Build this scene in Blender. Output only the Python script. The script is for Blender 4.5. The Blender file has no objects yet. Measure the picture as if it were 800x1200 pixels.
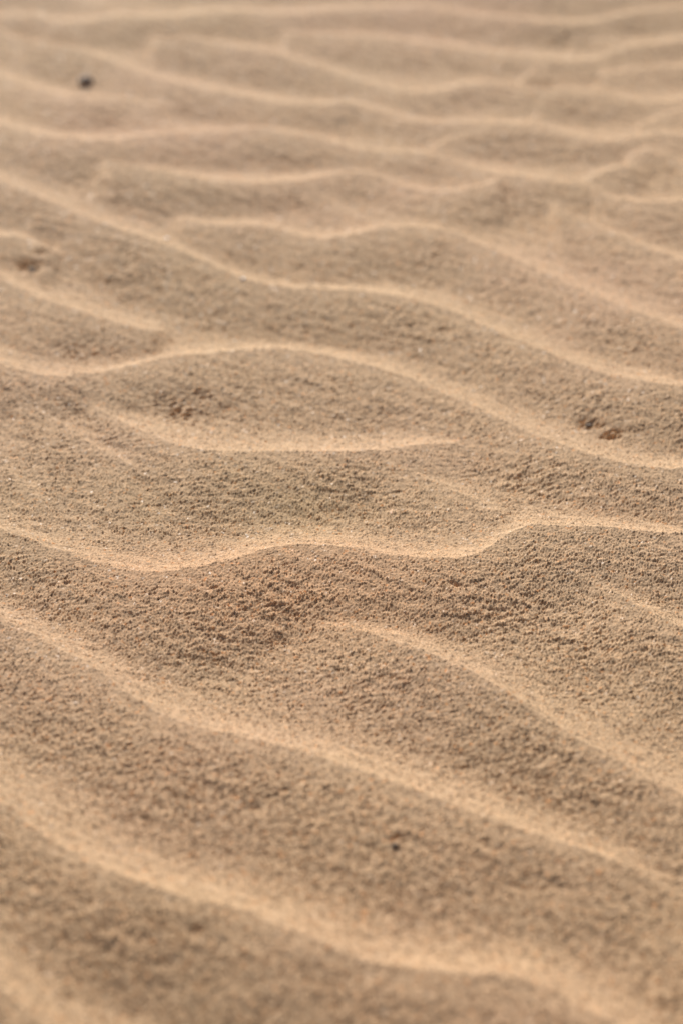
import bpy, bmesh, math, random
import numpy as np
from mathutils import Vector

rng = np.random.default_rng(7)
random.seed(7)
SC = bpy.context.scene
COL = SC.collection

# ------------------------------------------------------------------ camera geometry (metres, macro scale)
LENS, SENS_H = 85.0, 36.0
F = LENS / SENS_H * 1200.0                 # focal length in pixels of the 800x1200 photograph
PITCH = math.radians(30.8)
CAM_H = 0.304
SP, CP = math.sin(PITCH), math.cos(PITCH)


def ground(x, y, z0=0.0):
    """point of the level z0 seen at photograph pixel x, y"""
    u = (np.asarray(x, float) - 400) / F
    v = (np.asarray(y, float) - 600) / F
    t = (CAM_H - z0) / (SP + v * CP)
    return u * t, t * (CP - v * SP)


# ------------------------------------------------------------------ the ripple crests, traced on the ground
# each crest: list of (x, y) photograph pixels, amplitude, taper at left end, taper at right end (pixels)
CR = [
    # far rows
    ([(-160, 8), (-60, 14), (0, 20), (37, 17), (67, 24), (100, 25), (125, 19), (150, 18), (175, 20), (200, 20), (225, 16), (250, 13), (275, 12), (300, 14), (325, 16),
      (350, 16), (375, 13), (400, 11), (450, 8), (487, 6), (512, 8), (537, 14), (575, 19), (600, 21), (625, 24), (650, 28), (675, 29), (700, 26), (725, 18), (750, 12), (787, 8), (830, 6), (960, 0)], 1.0, 60, 60),
    ([(-100, -30), (0, -20), (60, -10), (95, -2), (115, 8), (128, 16)], 0.8, 40, 12),
    ([(150, -45), (300, -30), (480, -30), (620, -12), (700, -4), (760, -12), (900, -22)], 0.9, 40, 40),
    ([(320, 38), (340, 38), (370, 39), (400, 41), (450, 43), (475, 47), (500, 51), (525, 54), (550, 58), (575, 62), (600, 64), (625, 67), (650, 69), (675, 71), (698, 70),
      (714, 62), (737, 54), (775, 50), (800, 45), (850, 36), (950, 28)], 1.0, 24, 60),
    ([(664, 62), (672, 47), (690, 38), (704, 46), (713, 58)], 1.2, 8, 8),
    ([(165, 43), (180, 45), (200, 47), (225, 44), (250, 50), (275, 54), (300, 57), (325, 62), (350, 69), (375, 77), (400, 86), (425, 95), (450, 103), (475, 107), (500, 108),
      (522, 104), (540, 98), (562, 96), (587, 97), (610, 100), (640, 104), (662, 103), (687, 106), (712, 110), (737, 115), (762, 119), (780, 120), (800, 114), (850, 104), (950, 98)], 1.0, 24, 60),
    ([(490, 70), (510, 79), (535, 92)], 0.7, 16, 10),
    ([(690, 86), (715, 86), (737, 80), (760, 78), (800, 77), (860, 70), (950, 66)], 0.85, 20, 50),
    ([(646, 106), (636, 122), (622, 141)], 0.8, 4, 4),
    ([(-150, -10), (-60, 12), (0, 33), (12, 41), (25, 47), (50, 51), (75, 55), (100, 60), (125, 68), (150, 78), (175, 88), (200, 95), (225, 100), (250, 105), (275, 111), (300, 117),
      (325, 121), (350, 123), (375, 124), (405, 121), (420, 121), (437, 125), (462, 135), (487, 141), (512, 143), (550, 143), (600, 145), (625, 147), (650, 152), (675, 160),
      (700, 165), (722, 166), (742, 160), (775, 155), (800, 158), (860, 166), (950, 178)], 1.15, 60, 60),
    ([(728, 194), (740, 182), (752, 173), (765, 171), (778, 173), (790, 181), (802, 192), (840, 206), (950, 236)], 1.0, 8, 60),
    ([(-150, 60), (-70, 74), (0, 89), (25, 96), (50, 105), (75, 111), (100, 114), (125, 115), (150, 116), (170, 120), (188, 123), (215, 126)], 1.0, 60, 34),
    ([(140, 130), (160, 134), (185, 141), (204, 150)], 0.8, 22, 8),
    ([(-150, 116), (-70, 130), (0, 146), (25, 152), (50, 159), (75, 162), (100, 164), (125, 164), (150, 161), (175, 157), (200, 155), (225, 154), (250, 154), (275, 152), (300, 150),
      (325, 152), (350, 157), (375, 162), (400, 168), (425, 174), (450, 177), (475, 177), (500, 179), (520, 184), (545, 192), (575, 203), (600, 206), (625, 209), (650, 211),
      (675, 212), (690, 210), (702, 201), (720, 196), (742, 194), (765, 199)], 1.1, 60, 30),
    ([(496, 178), (510, 171), (525, 163), (550, 153), (578, 146)], 0.95, 10, 10),
    ([(684, 209), (697, 220), (712, 229), (730, 235), (750, 237), (775, 236), (800, 234), (860, 230), (950, 236)], 0.95, 10, 60),
    ([(100, 187), (120, 189), (150, 193), (175, 197), (200, 202), (225, 207), (250, 211), (275, 214), (300, 215), (325, 214), (350, 211), (375, 206), (400, 201), (425, 200), (445, 204),
      (460, 212), (477, 218), (500, 223), (525, 224), (550, 220), (575, 214), (604, 208)], 1.1, 40, 24),
    ([(346, 213), (360, 222), (375, 230), (400, 245), (432, 264)], 0.75, 14, 10),
    ([(196, 252), (210, 257), (225, 262), (250, 265), (275, 266), (300, 265), (318, 267), (334, 271), (350, 277), (372, 280), (400, 277), (427, 270), (450, 265), (484, 265), (517, 268),
      (534, 273), (566, 287), (600, 302), (633, 318), (666, 333), (700, 347), (733, 360), (766, 372), (800, 383), (860, 402), (960, 430)], 1.1, 24, 60),
    ([(630, 232), (650, 241), (683, 256), (716, 272), (750, 287), (783, 300), (820, 312), (960, 350)], 1.0, 26, 60),
    ([(-160, 160), (-70, 186), (0, 211), (25, 220), (50, 230), (75, 241), (100, 253), (125, 263), (150, 271), (175, 278), (200, 288), (233, 302), (267, 317), (284, 325), (317, 333), (350, 337),
      (400, 338), (434, 341), (467, 346), (500, 355), (533, 366), (566, 381), (600, 395), (633, 408), (666, 422), (700, 435), (733, 443), (766, 449), (800, 454), (860, 462), (960, 476)], 1.25, 60, 60),
    ([(-120, 262), (-50, 272), (0, 276), (27, 276), (43, 283), (60, 293), (85, 306)], 1.25, 40, 30),
    ([(-150, 270), (-60, 296), (-15, 310), (5, 326), (33, 342), (67, 355), (100, 365), (133, 377), (167, 386), (187, 390), (215, 394)], 1.35, 40, 40),
    ([(-150, 370), (-60, 400), (0, 424), (33, 435), (67, 440), (100, 438), (133, 432), (167, 424), (200, 417), (233, 415), (267, 413), (300, 409), (334, 408), (367, 413), (400, 420),
      (434, 428), (467, 438), (500, 451), (533, 466), (566, 481), (600, 497), (633, 511), (666, 523), (700, 533), (733, 542), (766, 547), (800, 548), (870, 552), (970, 566)], 1.2, 60, 60),
    ([(276, 378), (290, 385), (305, 393), (322, 403)], 0.45, 10, 8),
    ([(84, 452), (105, 470), (133, 492), (167, 506), (200, 519), (217, 524), (240, 527), (267, 528), (300, 528), (334, 528), (367, 528), (400, 528), (434, 527), (460, 524), (490, 520), (520, 519), (550, 523), (590, 530), (640, 543)], 1.05, 34, 170),
    ([(400, 527), (434, 533), (467, 544),
      (500, 560), (550, 583), (580, 597), (612, 613)], 0.7, 60, 30),
    ([(10, 462), (33, 473), (57, 487), (77, 502), (100, 518), (125, 531), (150, 543), (180, 556)], 0.6, 20, 30),
    ([(-120, 480), (-40, 515), (0, 541), (20, 560), (45, 580), (75, 594)], 0.65, 40, 30),
    ([(-160, 540), (-70, 584), (0, 617), (50, 635), (100, 653), (130, 664), (175, 670), (225, 667), (275, 657), (310, 646), (350, 640), (400, 641), (450, 649), (500, 655), (540, 654),
      (565, 645), (585, 633), (603, 620), (625, 615), (650, 617), (700, 618), (750, 622), (800, 626), (870, 634), (970, 650)], 1.1, 60, 60),
    ([(540, 662), (565, 672), (590, 686), (620, 700)], 0.3, 12, 30),
    ([(645, 640), (672, 657), (710, 688), (750, 711), (800, 735), (870, 764), (970, 800)], 0.9, 90, 60),
    ([(-170, 640), (-80, 690), (0, 727), (50, 752), (100, 776), (135, 798), (165, 822), (210, 844), (250, 856), (300, 866), (350, 880), (400, 897), (450, 915), (500, 932), (550, 950), (600, 967),
      (635, 979), (670, 990), (710, 1004), (770, 1030), (880, 1085)], 1.1, 60, 210),
    ([(615, 971), (650, 973), (690, 977), (735, 984), (790, 996), (870, 1020)], 0.4, 20, 60),
    ([(280, 700), (295, 707), (310, 715), (350, 726), (400, 734), (450, 746), (500, 763), (550, 785), (600, 813), (625, 831), (675, 864), (725, 892), (775, 919), (800, 932), (870, 966), (970, 1006)], 1.5, 300, 60),
    ([(-180, 810), (-80, 880), (0, 937), (30, 963), (75, 993), (125, 1018), (175, 1036), (225, 1051), (267, 1059), (300, 1072), (334, 1086), (367, 1100), (400, 1114), (420, 1127), (440, 1133),
      (467, 1137), (500, 1140), (534, 1143), (583, 1143), (616, 1146), (640, 1154), (666, 1169), (700, 1187), (723, 1200), (760, 1222), (800, 1243), (900, 1290)], 1.15, 60, 60),
    ([(-150, 1060), (-60, 1115), (0, 1160), (25, 1182), (60, 1207), (100, 1232), (200, 1280), (300, 1320), (450, 1365), (600, 1400)], 1.0, 60, 60),
    ([(640, 1010), (700, 1045), (760, 1080), (830, 1115), (960, 1170)], 0.35, 50, 60),
]

CR += [
    ([(604, 99), (614, 91), (626, 81), (644, 71)], 1.0, 5, 5),
    ([(697, 72), (712, 84), (730, 98), (744, 112)], 0.9, 8, 8),
    ([(742, 152), (762, 141), (785, 131), (810, 124), (860, 118)], 1.0, 8, 40),
    ([(415, 125), (432, 134), (452, 148), (470, 160)], 0.6, 8, 10),
    ([(690, 30), (700, 38), (716, 50), (730, 58)], 0.9, 5, 6),
    ([(420, 250), (450, 243), (480, 240), (510, 246)], 0.35, 16, 16),
    ([(150, 575), (200, 590), (250, 596), (300, 590)], 0.2, 30, 40),
]
GX = np.arange(-0.34, 0.3401, 0.001)         # ground X samples of every crest
NG = len(GX)


def gsmooth(a, sig):
    r = int(3 * sig) + 1
    k = np.exp(-0.5 * (np.arange(-r, r + 1) / sig) ** 2)
    k /= k.sum()
    p = np.concatenate([np.full(r, a[0]), a, np.full(r, a[-1])])
    return np.convolve(p, k, 'valid')


def sstep(a, b, x):
    t = np.clip((x - a) / (b - a), 0, 1)
    return t * t * (3 - 2 * t)


def build_crests(heights):
    global crest_y, crest_a, gap_near, gap_far, cosl, NC, CPX
    cy, ca, va, px = [], [], [], []
    for i, (pts, amp, tl, tr) in enumerate(CR):
        p = np.array(pts, float)
        p = p[np.argsort(p[:, 0])]
        xs = np.linspace(p[0, 0], p[-1, 0], 400)
        ys = np.interp(xs, p[:, 0], p[:, 1])
        ys = gsmooth(ys, max(1.0, min(9.0, 0.10 * (xs[-1] - xs[0])) / (xs[1] - xs[0])))
        al = amp * sstep(0, tl, xs - xs[0]) * sstep(0, tr, xs[-1] - xs)
        gx, gy = ground(xs, ys, 0.0022 if heights is None else heights[i])
        px.append((gx, gy))
        oo = np.argsort(gx)
        gx, gy, al = gx[oo], gy[oo], al[oo]
        cy.append(np.interp(GX, gx, gy))
        aa = np.interp(GX, gx, al, left=0, right=0)
        ca.append(aa)
        va.append(aa > 0.12)
    crest_y, crest_a, ok = np.array(cy), np.array(ca), np.array(va)
    CPX = px
    NC = len(CR)
    gap_near = np.full((NC, NG), 0.045)
    gap_far = np.full((NC, NG), 0.045)
    for i in range(NC):
        d = crest_y[i][None] - crest_y            # >0: crest j is nearer to the camera
        av = np.clip(crest_a / 0.7, 0, 1)
        w = np.where(ok & (d > 0.007), d * av + 0.06 * (1 - av), 0.06)
        w[i] = 0.06
        gap_near[i] = gsmooth(np.clip(w.min(0), 0.014, 0.06), 16)
        w = np.where(ok & (d < -0.007), -d * av + 0.06 * (1 - av), 0.06)
        w[i] = 0.06
        gap_far[i] = gsmooth(np.clip(w.min(0), 0.014, 0.06), 16)
    slope = np.gradient(crest_y, GX, axis=1)
    cosl = np.array([gsmooth(1 / np.sqrt(1 + s * s), 5) for s in slope])


def sines(n, lam0, lam1, seed):
    r = np.random.default_rng(seed)
    lam = r.uniform(lam0, lam1, n)
    th = r.uniform(0, 2 * math.pi, n)
    return np.stack([np.cos(th) * 2 * math.pi / lam, np.sin(th) * 2 * math.pi / lam, r.uniform(0, 6.28, n)], 1)


def sn(tab, X, Y):
    h = np.zeros_like(X)
    for a, b, c in tab:
        h += np.sin(a * X + b * Y + c)
    return h / math.sqrt(len(tab) / 2)


WARP = sines(7, 0.10, 0.34, 3)
WARP2 = sines(7, 0.2, 0.5, 4)
ROLL = sines(6, 0.12, 0.3, 5)
NICK = sines(10, 0.003, 0.009, 8)
SWEEP = sines(8, 0.045, 0.12, 6)


def w_of(Y):
    """half width of the photograph's view over the ground at depth Y"""
    return 0.1412 * np.clip(0.155 + 0.86 * Y, 0.30, 1.4)


def bent(s):                                   # wind-facing side, from brink (0) down to the trough (1)
    return 1 - (0.25 * s + 0.75 * s ** 2)


def ripple(X, Y):
    """height and 0..1 smooth-sand mask of the traced ripples"""
    k = 1 / 0.00042
    acc = np.ones_like(X)                      # floor of the troughs, exp(0)
    lee = np.zeros_like(X)
    Xc = np.clip(X, GX[0], GX[-1] - 1e-6)
    f = (Xc - GX[0]) / 0.001
    i0 = np.clip(f.astype(np.int64), 0, NG - 2)
    fr = f - i0

    def at(a):
        return a[i0] * (1 - fr) + a[i0 + 1] * fr
    wob = 0.0006 * sn(SWEEP, X, Y) + 0.00022 * sn(NICK, X, Y)
    for i in range(NC):
        am = at(crest_a[i])
        m = am > 0.004
        yc = at(crest_y[i])
        co = at(cosl[i])
        gn, gf = at(gap_near[i]), at(gap_far[i])
        m &= (Y > yc - 0.09) & (Y < yc + 0.08)
        if not m.any():
            continue
        d = (Y[m] - yc[m] + wob[m]) * co[m]
        am, gn, gf, co = am[m], gn[m] * co[m], gf[m] * co[m], co[m]
        A = am * np.clip(0.104 * gn, 0.0012, 0.0043)
        L1 = 0.72 * gn
        L2 = np.clip(0.60 * gf, 0.007, 0.024)
        sd = np.clip(-d / L1, 0, 1.6)
        near = A * bent(sd)
        far = A * np.clip(1 - d / L2, 0, 1.2) ** 2.3
        # brink rounded over about a millimetre
        q = 0.5 * (1 + np.tanh(d / 0.00045))
        h = near * (1 - q) + far * q
        acc[m] += np.exp(np.clip(h * k, -30, 60)) - np.exp(0) * 0
        lm = np.clip(am, 0, 1) * np.where(d > 0, np.exp(-(d / (0.75 * L2)) ** 2), np.exp(-(d / (0.16 * L1 + 0.001)) ** 2))
        lee[m] = np.maximum(lee[m], lm)
    return np.log(acc) / k, lee


def ripple_free(X, Y):
    """ripples of the same make beyond the traced area"""
    lam = 0.042
    ph = (Y * 0.86 + X * 0.5 + 0.014 * sn(WARP, X, Y)) / lam + 0.25 * sn(WARP2, X, Y)
    t = ph - np.floor(ph)                      # 0 at brink, rising away from the camera
    far = np.exp(-t / 0.24)
    near = bent(1 - t)
    k = 7.0
    h = np.log(np.exp(k * far) + np.exp(k * near) + 1) / k
    lee = np.maximum(np.exp(-(t / 0.3) ** 2), np.exp(-((1 - t) / 0.15) ** 2))
    return 0.0033 * h * (0.8 + 0.25 * sn(ROLL, X + 3, Y)), lee


# ------------------------------------------------------------------ band-limited noise tiles (toroidal)
NT, DT = 2048, 0.0003


def tile(l0, l1, ax=1.0, ay=1.0, rot=0.0, seed=0):
    r = np.random.default_rng(seed)
    n = np.fft.rfft2(r.standard_normal((NT, NT)))
    gy = np.fft.fftfreq(NT, DT)[:, None]
    gx = np.fft.rfftfreq(NT, DT)[None]
    ca, sa = math.cos(math.radians(rot)), math.sin(math.radians(rot))
    fx, fy = (gx * ca + gy * sa) * ax, (gy * ca - gx * sa) * ay
    fr = np.sqrt(fx * fx + fy * fy) + 1e-9
    lf = np.log(1 / fr)
    c, wd = 0.5 * (math.log(l0) + math.log(l1)), 0.5 * (math.log(l1) - math.log(l0))
    n *= np.exp(-0.5 * ((lf - c) / wd) ** 2) / fr ** 0.0
    a = np.fft.irfft2(n, (NT, NT))
    return (a / a.std()).astype(np.float32)


def samp(T, X, Y):
    fx, fy = X / DT, Y / DT
    ix, iy = np.floor(fx).astype(np.int64), np.floor(fy).astype(np.int64)
    ax, ay = (fx - ix), (fy - iy)
    ix, iy = ix % NT, iy % NT
    jx, jy = (ix + 1) % NT, (iy + 1) % NT
    return (T[iy, ix] * (1 - ax) + T[iy, jx] * ax) * (1 - ay) + (T[jy, ix] * (1 - ax) + T[jy, jx] * ax) * ay


T_grain = tile(0.00065, 0.00145, 1.2, 0.85, 15, seed=1)
T_fine = tile(0.0007, 0.0011, seed=9)
T_clump = tile(0.0018, 0.0036, 1.5, 0.75, 20, seed=2)
T_lump = tile(0.008, 0.018, 1.6, 0.6, 22, seed=3)
T_streak = tile(0.007, 0.015, 2.2, 0.55, -32, seed=11)
T_patch = tile(0.03, 0.09, seed=4)
build_crests(None)
for _ in range(3):                             # put each crest line on its own height
    build_crests([gsmooth(ripple(gx, gy)[0] + 0.0011 * sn(ROLL, gx, gy), 8) for gx, gy in CPX])
HOLES = []                                     # small pits: X, Y, radius, depth
for hx, hy, hr_, dep in [(691, 494, 1.8, 1.3), (699, 498, 1.3, 0.9), (714, 509, 1.6, 1.3), (722, 506, 1.4, 1.0), (681, 499, 1.0, 0.5), (36, 313, 2.6, 1.5), (49, 301, 2.0, 0.9),
                         (463, 993, 1.2, 0.8), (470, 990, 1.0, 0.5), (343, 692, 1.1, 0.4), (529, 692, 1.0, 0.6), (536, 694, 0.8, 0.4), (232, 1112, 1.2, 0.6), (300, 955, 1.4, 0.5), (545, 893, 1.0, 0.5),
                         (210, 478, 2.2, 0.5), (240, 462, 2.4, 0.5), (265, 472, 1.8, 0.4), (630, 322, 1.6, 0.3),
                         (215, 476, 7.5, 1.3), (105, 412, 6.5, 0.9), (335, 186, 6.0, 1.0), (245, 241, 6.0, 0.8), (655, 48, 7.0, 1.1), (672, 213, 5.0, 0.9), (628, 99, 5.0, 1.1),
                         (740, 34, 6.0, 0.8), (560, 122, 6.0, 0.8), (690, 145, 6.0, 0.9), (55, 286, 5.0, 0.7), (690, 40, 4.0, 0.8), (340, 590, 8.0, 0.5), (700, 800, 7.0, 0.6), (630, 1040, 6.0, 0.7)]:
    gx_, gy_ = ground(hx, hy, 0.002)
    HOLES.append((float(gx_), float(gy_), hr_ * 0.001, dep * 0.001))


def surface(X, Y, spacing, detail=True):
    hr, lr = ripple(X, Y)
    hf, lf = ripple_free(X, Y)
    wy = w_of(Y)
    inside = (1 - sstep(1.22, 1.55, np.abs(X) / wy)) * sstep(0.255, 0.30, Y) * (1 - sstep(0.93, 1.06, Y))
    fade = 1 - sstep(0.006, 0.016, spacing)
    h = inside * hr + (1 - inside) * hf * fade
    lee = inside * lr + (1 - inside) * lf
    h = h + 0.0011 * sn(ROLL, X, Y) * fade
    for hx, hy, hr_, dep in HOLES:
        q = (((X - hx) * 0.62 + (Y - hy) * 0.2) ** 2 + ((Y - hy) * 0.9) ** 2) / hr_ ** 2
        m = q < 7
        if m.any():
            h[m] -= 0.68 * dep * np.exp(-q[m] ** 1.3) * np.clip(1 + (0.6 if hr_ < 0.003 else 0.26) * samp(T_clump, X[m], Y[m]), 0, 2)
    if detail:
        rough = np.clip(1 - 0.62 * lee, 0.25, 1)
        pat = samp(T_patch, X, Y)
        rough = rough * np.clip(1 + 0.11 * pat, 0.7, 1.3)
        g = 1.15 * (np.abs(samp(T_grain, X, Y)) ** 0.85 - 0.8) + 0.40 * samp(T_fine, X, Y)
        c = samp(T_clump, X, Y)
        l = samp(T_lump, X, Y)
        lumpy = rough ** 2 * np.clip(0.9 + 0.18 * samp(T_patch, X + 0.2, Y + 0.31), 0.4, 1.35)
        fg = 1 - sstep(0.0005, 0.0013, spacing)
        fc = 1 - sstep(0.0012, 0.0026, spacing)
        fs = 1 - sstep(0.003, 0.006, spacing)
        m2 = fg < 0.999
        g2 = np.zeros_like(h)
        if m2.any():                           # outskirts: the same relief, in the coarser grain that the sheet carries there
            g2[m2] = 1.7 * (np.abs(samp(T_grain, X[m2] / 3.2, Y[m2] / 3.2)) ** 0.85 - 0.8) + 0.7 * samp(T_grain, X[m2] / 2.1 + 0.1, Y[m2] / 2.1)
        h = h + np.sqrt(1 - fg) * fs * (0.000140 + 0.000125 * rough) * g2
        h = h + (np.sqrt(fg) * (0.000140 + 0.000125 * rough) * g
                 + fc * (0.000068 * lumpy * c)
                 + fs * (0.00005 * lumpy * l + (0.00002 + 0.00006 * rough) * samp(T_streak, X, Y)))
    return h


def height_at(x, y):
    return float(surface(np.array([x]), np.array([y]), np.array([0.0003]), False)[0])


# ------------------------------------------------------------------ materials
def nodes(name):
    m = bpy.data.materials.new(name)
    m.use_nodes = True
    nt = m.node_tree
    return m, nt, nt.nodes, nt.links, nt.nodes['Principled BSDF']


def sand_material():
    m, nt, N, L, b = nodes('sand_grains')
    tc = N.new('ShaderNodeTexCoord')

    def noise(scale, detail=2.0, rough=0.5):
        n = N.new('ShaderNodeTexNoise')
        n.inputs['Scale'].default_value = scale
        n.inputs['Detail'].default_value = detail
        n.inputs['Roughness'].default_value = rough
        L.new(tc.outputs['Object'], n.inputs['Vector'])
        return n

    def ramp(src, stops):
        r = N.new('ShaderNodeValToRGB')
        e = r.color_ramp.elements
        while len(e) < len(stops):
            e.new(0.5)
        for q, (p, c) in zip(e, stops):
            q.position = p
            q.color = (*c, 1)
        L.new(src, r.inputs['Fac'])
        return r

    def mix(fac, a, c, mode='MIX'):
        x = N.new('ShaderNodeMix')
        x.data_type = 'RGBA'
        x.blend_type = mode
        if hasattr(fac, 'type'):
            L.new(fac, x.inputs['Factor'])
        else:
            x.inputs['Factor'].default_value = fac
        L.new(a, x.inputs['A'])
        L.new(c, x.inputs['B'])
        return x.outputs['Result']
    # broad tint drifts: golden, greyer, pinker sand
    n1 = noise(9.0, 3, 0.55)
    base = ramp(n1.outputs['Fac'], [(0.30, (0.556, 0.389, 0.230)), (0.5, (0.562, 0.388, 0.234)), (0.70, (0.574, 0.385, 0.242))])
    bcol = base.outputs['Color']
    # two soft tint patches in the sand colour: rusty in the middle hollow, greenish-grey on the slope beyond it
    for (px_, py_), rad, tint, f0 in (((330, 700), 0.055, (1.06, 0.955, 0.90), 0.85), ((330, 590), 0.045, (0.965, 1.0, 0.92), 0.8)):
        gx_, gy_ = ground(px_, py_)
        mp = N.new('ShaderNodeVectorMath')
        mp.operation = 'SUBTRACT'
        mp.inputs[1].default_value = (float(gx_), float(gy_), 0)
        L.new(tc.outputs['Object'], mp.inputs[0])
        sc = N.new('ShaderNodeVectorMath')
        sc.operation = 'MULTIPLY'
        sc.inputs[1].default_value = (0.7, 1.5, 0)
        L.new(mp.outputs['Vector'], sc.inputs[0])
        ln = N.new('ShaderNodeVectorMath')
        ln.operation = 'LENGTH'
        L.new(sc.outputs['Vector'], ln.inputs[0])
        mr = N.new('ShaderNodeMapRange')
        mr.interpolation_type = 'SMOOTHSTEP'
        mr.inputs['From Min'].default_value = rad
        mr.inputs['From Max'].default_value = 0.0
        mr.inputs['To Max'].default_value = f0
        L.new(ln.outputs['Value'], mr.inputs['Value'])
        rgb = N.new('ShaderNodeRGB')
        rgb.outputs[0].default_value = (*tint, 1)
        tn = mix(1.0, bcol, rgb.outputs[0], 'MULTIPLY')
        bcol = mix(mr.outputs['Result'], bcol, tn)
    # every grain its own tone
    v = N.new('ShaderNodeTexVoronoi')
    v.inputs['Scale'].default_value = 1500.0
    L.new(tc.outputs['Object'], v.inputs['Vector'])
    sep = N.new('ShaderNodeSeparateColor')
    L.new(v.outputs['Color'], sep.inputs['Color'])
    tone = ramp(sep.outputs['Red'], [(0.0, (0.42, 0.38, 0.34)), (0.07, (0.72, 0.70, 0.67)), (0.35, (0.95, 0.94, 0.92)), (0.8, (1.04, 1.03, 1.0)), (0.96, (1.08, 1.06, 1.03)), (1.0, (1.2, 1.16, 1.1))])
    col = mix(1.0, bcol, tone.outputs['Color'], 'MULTIPLY')
    rust = ramp(sep.outputs['Green'], [(0.0, (1, 1, 1)), (0.97, (1, 1, 1)), (0.985, (1.10, 0.90, 0.70)), (1.0, (1.12, 0.88, 0.66))])
    col = mix(1.0, col, rust.outputs['Color'], 'MULTIPLY')
    L.new(col, b.inputs['Base Color'])
    rr = ramp(sep.outputs['Blue'], [(0.0, (0.95, 0.95, 0.95)), (0.97, (0.85, 0.85, 0.85)), (1.0, (0.5, 0.5, 0.5))])
    L.new(rr.outputs['Color'], b.inputs['Roughness'])
    b.inputs['Specular IOR Level'].default_value = 0.25
    b.inputs['Diffuse Roughness'].default_value = 0.6
    # grain relief finer than the mesh
    n2 = noise(1300.0, 2, 0.6)
    bp = N.new('ShaderNodeBump')
    bp.inputs['Strength'].default_value = 0.55
    bp.inputs['Distance'].default_value = 0.00022
    L.new(n2.outputs['Fac'], bp.inputs['Height'])
    at = N.new('ShaderNodeAttribute')
    at.attribute_name = 'coarse'
    n3 = noise(620.0, 3, 0.6)
    b2 = N.new('ShaderNodeBump')
    b2.inputs['Distance'].default_value = 0.0011
    L.new(at.outputs['Fac'], b2.inputs['Strength'])
    L.new(n3.outputs['Fac'], b2.inputs['Height'])
    L.new(bp.outputs['Normal'], b2.inputs['Normal'])
    L.new(b2.outputs['Normal'], b.inputs['Normal'])
    return m


def stone_material(name, c0, c1, rough, spec=0.4, trans=0.0):
    m, nt, N, L, b = nodes(name)
    tc = N.new('ShaderNodeTexCoord')
    n = N.new('ShaderNodeTexNoise')
    n.inputs['Scale'].default_value = 900
    n.inputs['Detail'].default_value = 4
    L.new(tc.outputs['Object'], n.inputs['Vector'])
    r = N.new('ShaderNodeValToRGB')
    r.color_ramp.elements[0].position, r.color_ramp.elements[1].position = 0.3, 0.7
    r.color_ramp.elements[0].color, r.color_ramp.elements[1].color = (*c0, 1), (*c1, 1)
    L.new(n.outputs['Fac'], r.inputs['Fac'])
    L.new(r.outputs['Color'], b.inputs['Base Color'])
    b.inputs['Roughness'].default_value = rough
    b.inputs['Specular IOR Level'].default_value = spec
    b.inputs['Transmission Weight'].default_value = trans
    bp = N.new('ShaderNodeBump')
    bp.inputs['Strength'].default_value = 0.4
    bp.inputs['Distance'].default_value = 0.0002
    L.new(n.outputs['Fac'], bp.inputs['Height'])
    L.new(bp.outputs['Normal'], b.inputs['Normal'])
    return m


M_SAND = sand_material()
M_DARK = stone_material('dark_stone', (0.17, 0.15, 0.13), (0.26, 0.23, 0.20), 0.95)
M_BROWN = stone_material('brown_crumb', (0.07, 0.06, 0.05), (0.16, 0.13, 0.105), 0.95, 0.15)  # on the right-slope pair this dark colour stands for pit shade
M_QUARTZ = stone_material('quartz', (0.80, 0.76, 0.70), (0.90, 0.88, 0.84), 0.3, 0.6, 0.0)

# ------------------------------------------------------------------ small stones lying on the sand
STONES = [
    # px, py, width mm, flatness, sink, material, name, category, group, label, aspect
    (100, 92, 6.4, 0.62, 0.38, M_DARK, 'pebble', 'pebble', None, 'blurred dark grey pebble alone on the far sand between two pale ripple crests'),
    (38, 317, 3.0, 0.4, 0.45, M_BROWN, 'pebble', 'pebble', None, 'flat dark brown pebble half sunk in the hollow by the left edge'),
    (689, 495, 2.0, 0.6, 0.35, M_BROWN, 'crumb', 'crumb', 'dark crumbs standing in for shaded pits on the right slope', 'dark brown crumb added for the shade of a pit in the rough sand, the farther and left one of a close pair'),  # added dark body, stands in for a shaded pit under the clods
    (713, 510, 2.0, 0.55, 0.35, M_BROWN, 'crumb', 'crumb', 'dark crumbs standing in for shaded pits on the right slope', 'dark brown crumb added for the shade of a pit behind a pale crest, the nearer and right of a close pair'),  # second added one: its dark colour plays the shade inside a pit
    (462, 994, 1.7, 0.6, 0.4, M_BROWN, 'crumb', 'crumb', None, 'blurred dark brown crumb alone on the near slope below the long crest'),
    (196, 280, 1.6, 0.5, 0.12, M_QUARTZ, 'quartz_grain', 'sand grain', 'pale shiny grains on the crests', 'pale shiny grain on the long crest left of centre, the farther of two'),
    (285, 329, 1.6, 0.5, 0.12, M_QUARTZ, 'quartz_grain', 'sand grain', 'pale shiny grains on the crests', 'pale shiny grain below the long crest left of centre, the nearer of two'),
]


def stone_mesh(name, w, flat, seed):
    r = random.Random(seed)
    bm = bmesh.new()
    bmesh.ops.create_icosphere(bm, subdivisions=3, radius=0.5)
    planes = []
    for _ in range(9):
        n = Vector((r.gauss(0, 1), r.gauss(0, 1), r.gauss(0, 0.8))).normalized()
        planes.append((n, r.uniform(0.30, 0.46)))
    for v in bm.verts:
        for n, dd in planes:
            e = v.co.dot(n) - dd
            if e > 0:
                v.co -= n * e * 0.85
        v.co += v.co.normalized() * 0.02 * math.sin(13 * v.co.x + seed) * math.cos(11 * v.co.y - seed)
    for v in bm.verts:
        v.co = Vector((v.co.x * w, v.co.y * w * 0.78, v.co.z * w * flat))
    me = bpy.data.meshes.new(name)
    bm.to_mesh(me)
    bm.free()
    for p in me.polygons:
        p.use_smooth = True
    return me


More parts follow.
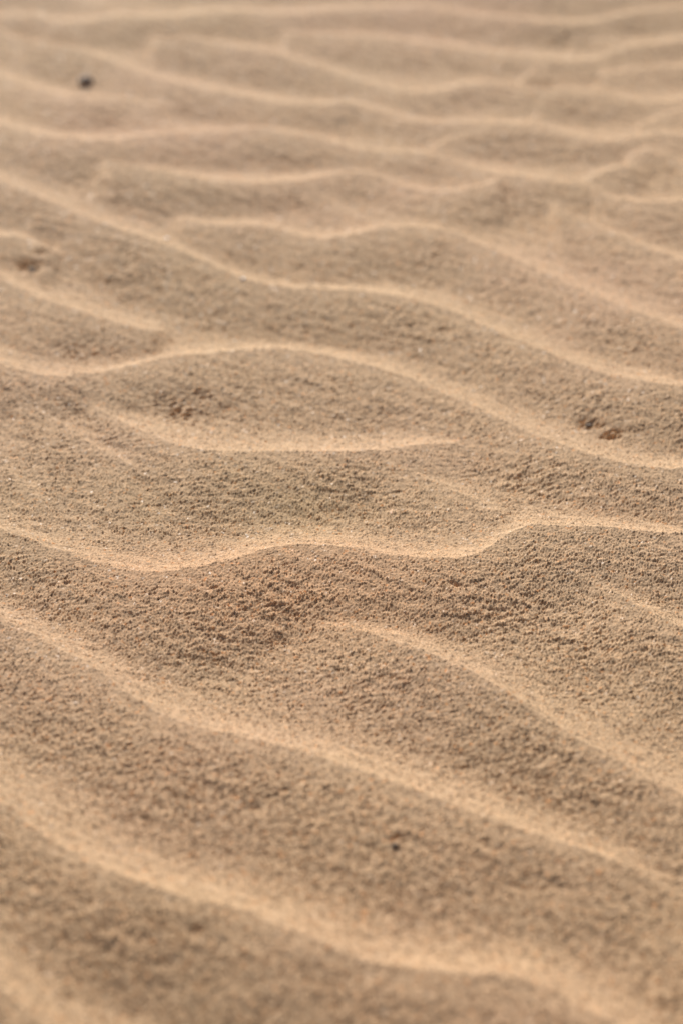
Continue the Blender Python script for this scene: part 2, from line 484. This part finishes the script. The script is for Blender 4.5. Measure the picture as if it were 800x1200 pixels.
for i, (px, py, w, flat, sink, mat, nm, cat, grp, lab) in enumerate(STONES):
    w *= 0.001
    gx, gy = ground(px, py, 0.001)
    hz = height_at(float(gx), float(gy))
    gx, gy = ground(px, py, hz + 0.25 * w * flat)
    gx, gy = float(gx), float(gy)
    hz = height_at(gx, gy)
    o = bpy.data.objects.new(nm, stone_mesh(nm, w, flat, 20 + i))
    o.data.materials.append(mat)
    COL.objects.link(o)
    o.location = (gx, gy, hz + w * flat * (0.5 - sink))
    tilt = 0.03 if mat is M_QUARTZ else 0.2
    o.rotation_euler = (random.uniform(-tilt, tilt), random.uniform(-tilt, tilt), random.uniform(0, 6.28))
    o['label'] = lab
    o['category'] = cat
    if grp:
        o['group'] = grp

# ------------------------------------------------------------------ the sand itself: one sheet, fine in view and coarse to the horizon
SMAX, NCORE = 1.30, 1230
core = np.linspace(-SMAX, SMAX, NCORE)


def spread(start, step, hold, until, end, grow=1.08):
    """coordinates going out from start: spacing grows to `hold`, stays there up to `until`, then grows on to `end`"""
    out, s_, d_ = [], start, step
    while s_ < end:
        if d_ < hold or s_ > until:
            d_ *= grow if s_ <= until else 1.16
        s_ += d_
        out.append(s_)
    return np.array(out)


ext = spread(SMAX, core[1] - core[0], 0.018, 6.5, 500, 1.03)        # in half widths of the view (about 0.09 m)
S = np.concatenate([-ext[::-1], core, ext])
ypx = np.linspace(1335, -110, 1800)
_, Yc = ground(np.zeros_like(ypx), ypx)
far = spread(Yc[-1], Yc[-1] - Yc[-2], 0.0024, 1.6, 50, 1.04)
near = -spread(-Yc[0], Yc[1] - Yc[0], 0.0024, 0.1, 45, 1.04)
YR = np.concatenate([near[::-1], Yc, far])
nr, nc = len(YR), len(S)
Y = np.repeat(YR[:, None], nc, 1)
X = S[None, :] * w_of(YR)[:, None]
dY = np.abs(np.gradient(YR))[:, None] + 0 * X
dX = np.gradient(X, axis=1)
spc = np.maximum(dY, dX)
Z = np.zeros_like(X)
B = 64
for r0 in range(0, nr, B):
    sl = slice(r0, min(nr, r0 + B))
    Z[sl] = surface(X[sl].ravel(), Y[sl].ravel(), spc[sl].ravel()).reshape(X[sl].shape)
co = np.stack([X, Y, Z], -1).reshape(-1, 3).astype(np.float32)
idx = np.arange(nr * nc, dtype=np.int32).reshape(nr, nc)
quads = np.stack([idx[:-1, :-1], idx[:-1, 1:], idx[1:, 1:], idx[1:, :-1]], -1).reshape(-1, 4)
me = bpy.data.meshes.new('sand')
me.vertices.add(len(co))
me.vertices.foreach_set('co', co.ravel())
me.loops.add(quads.size)
me.loops.foreach_set('vertex_index', quads.ravel())
me.polygons.add(len(quads))
me.polygons.foreach_set('loop_start', np.arange(0, quads.size, 4, dtype=np.int32))
me.polygons.foreach_set('use_smooth', np.ones(len(quads), dtype=bool))
at_ = me.attributes.new('coarse', 'FLOAT', 'POINT')
at_.data.foreach_set('value', sstep(0.0006, 0.0014, spc).ravel().astype(np.float32))
me.update(calc_edges=True)
sand = bpy.data.objects.new('sand', me)
me.materials.append(M_SAND)
COL.objects.link(sand)
sand['kind'] = 'structure'

# ------------------------------------------------------------------ light
SUN_EL, SUN_AZ = math.radians(33), math.radians(-14)      # azimuth from straight ahead (+Y), negative = to the left
world = bpy.data.worlds.new('World')
SC.world = world
world.use_nodes = True
wn = world.node_tree
sky = wn.nodes.new('ShaderNodeTexSky')
sky.sky_type = 'NISHITA'
sky.sun_disc = False
sky.sun_elevation = SUN_EL
sky.sun_rotation = SUN_AZ
sky.air_density = 0.6
sky.ozone_density = 0.3
sky.dust_density = 5.0
bg = wn.nodes['Background']
wn.links.new(sky.outputs['Color'], bg.inputs['Color'])
bg.inputs['Strength'].default_value = 0.06
sun = bpy.data.lights.new('sun', 'SUN')
sun.energy = 5.0
sun.angle = math.radians(0.6)
sun.color = (1.0, 0.96, 0.90)
so = bpy.data.objects.new('sun', sun)
COL.objects.link(so)
to_sun = Vector((math.sin(SUN_AZ) * math.cos(SUN_EL), math.cos(SUN_AZ) * math.cos(SUN_EL), math.sin(SUN_EL)))
so.rotation_euler = to_sun.to_track_quat('Z', 'Y').to_euler()
so.location = to_sun * 5

# ------------------------------------------------------------------ camera
cam = bpy.data.cameras.new('camera')
cam.sensor_fit = 'VERTICAL'
cam.sensor_height = SENS_H
cam.sensor_width = 24
cam.lens = LENS
cam.clip_start = 0.01
cam.clip_end = 200
cam.dof.use_dof = True
cam.dof.focus_distance = 0.568
cam.dof.aperture_fstop = 11.3
co_ = bpy.data.objects.new('camera', cam)
co_.location = (0, 0, CAM_H)
co_.rotation_euler = (math.pi / 2 - PITCH, 0, 0)
COL.objects.link(co_)
SC.camera = co_

SC.view_settings.view_transform = 'Standard'
SC.view_settings.look = 'None'
SC.view_settings.gamma = 1
SC.view_settings.exposure = 0.72
SC.render.engine = 'CYCLES'
SC.cycles.use_denoising = True
SC.cycles.denoiser = 'OPENIMAGEDENOISE'
SC.cycles.max_bounces = 5
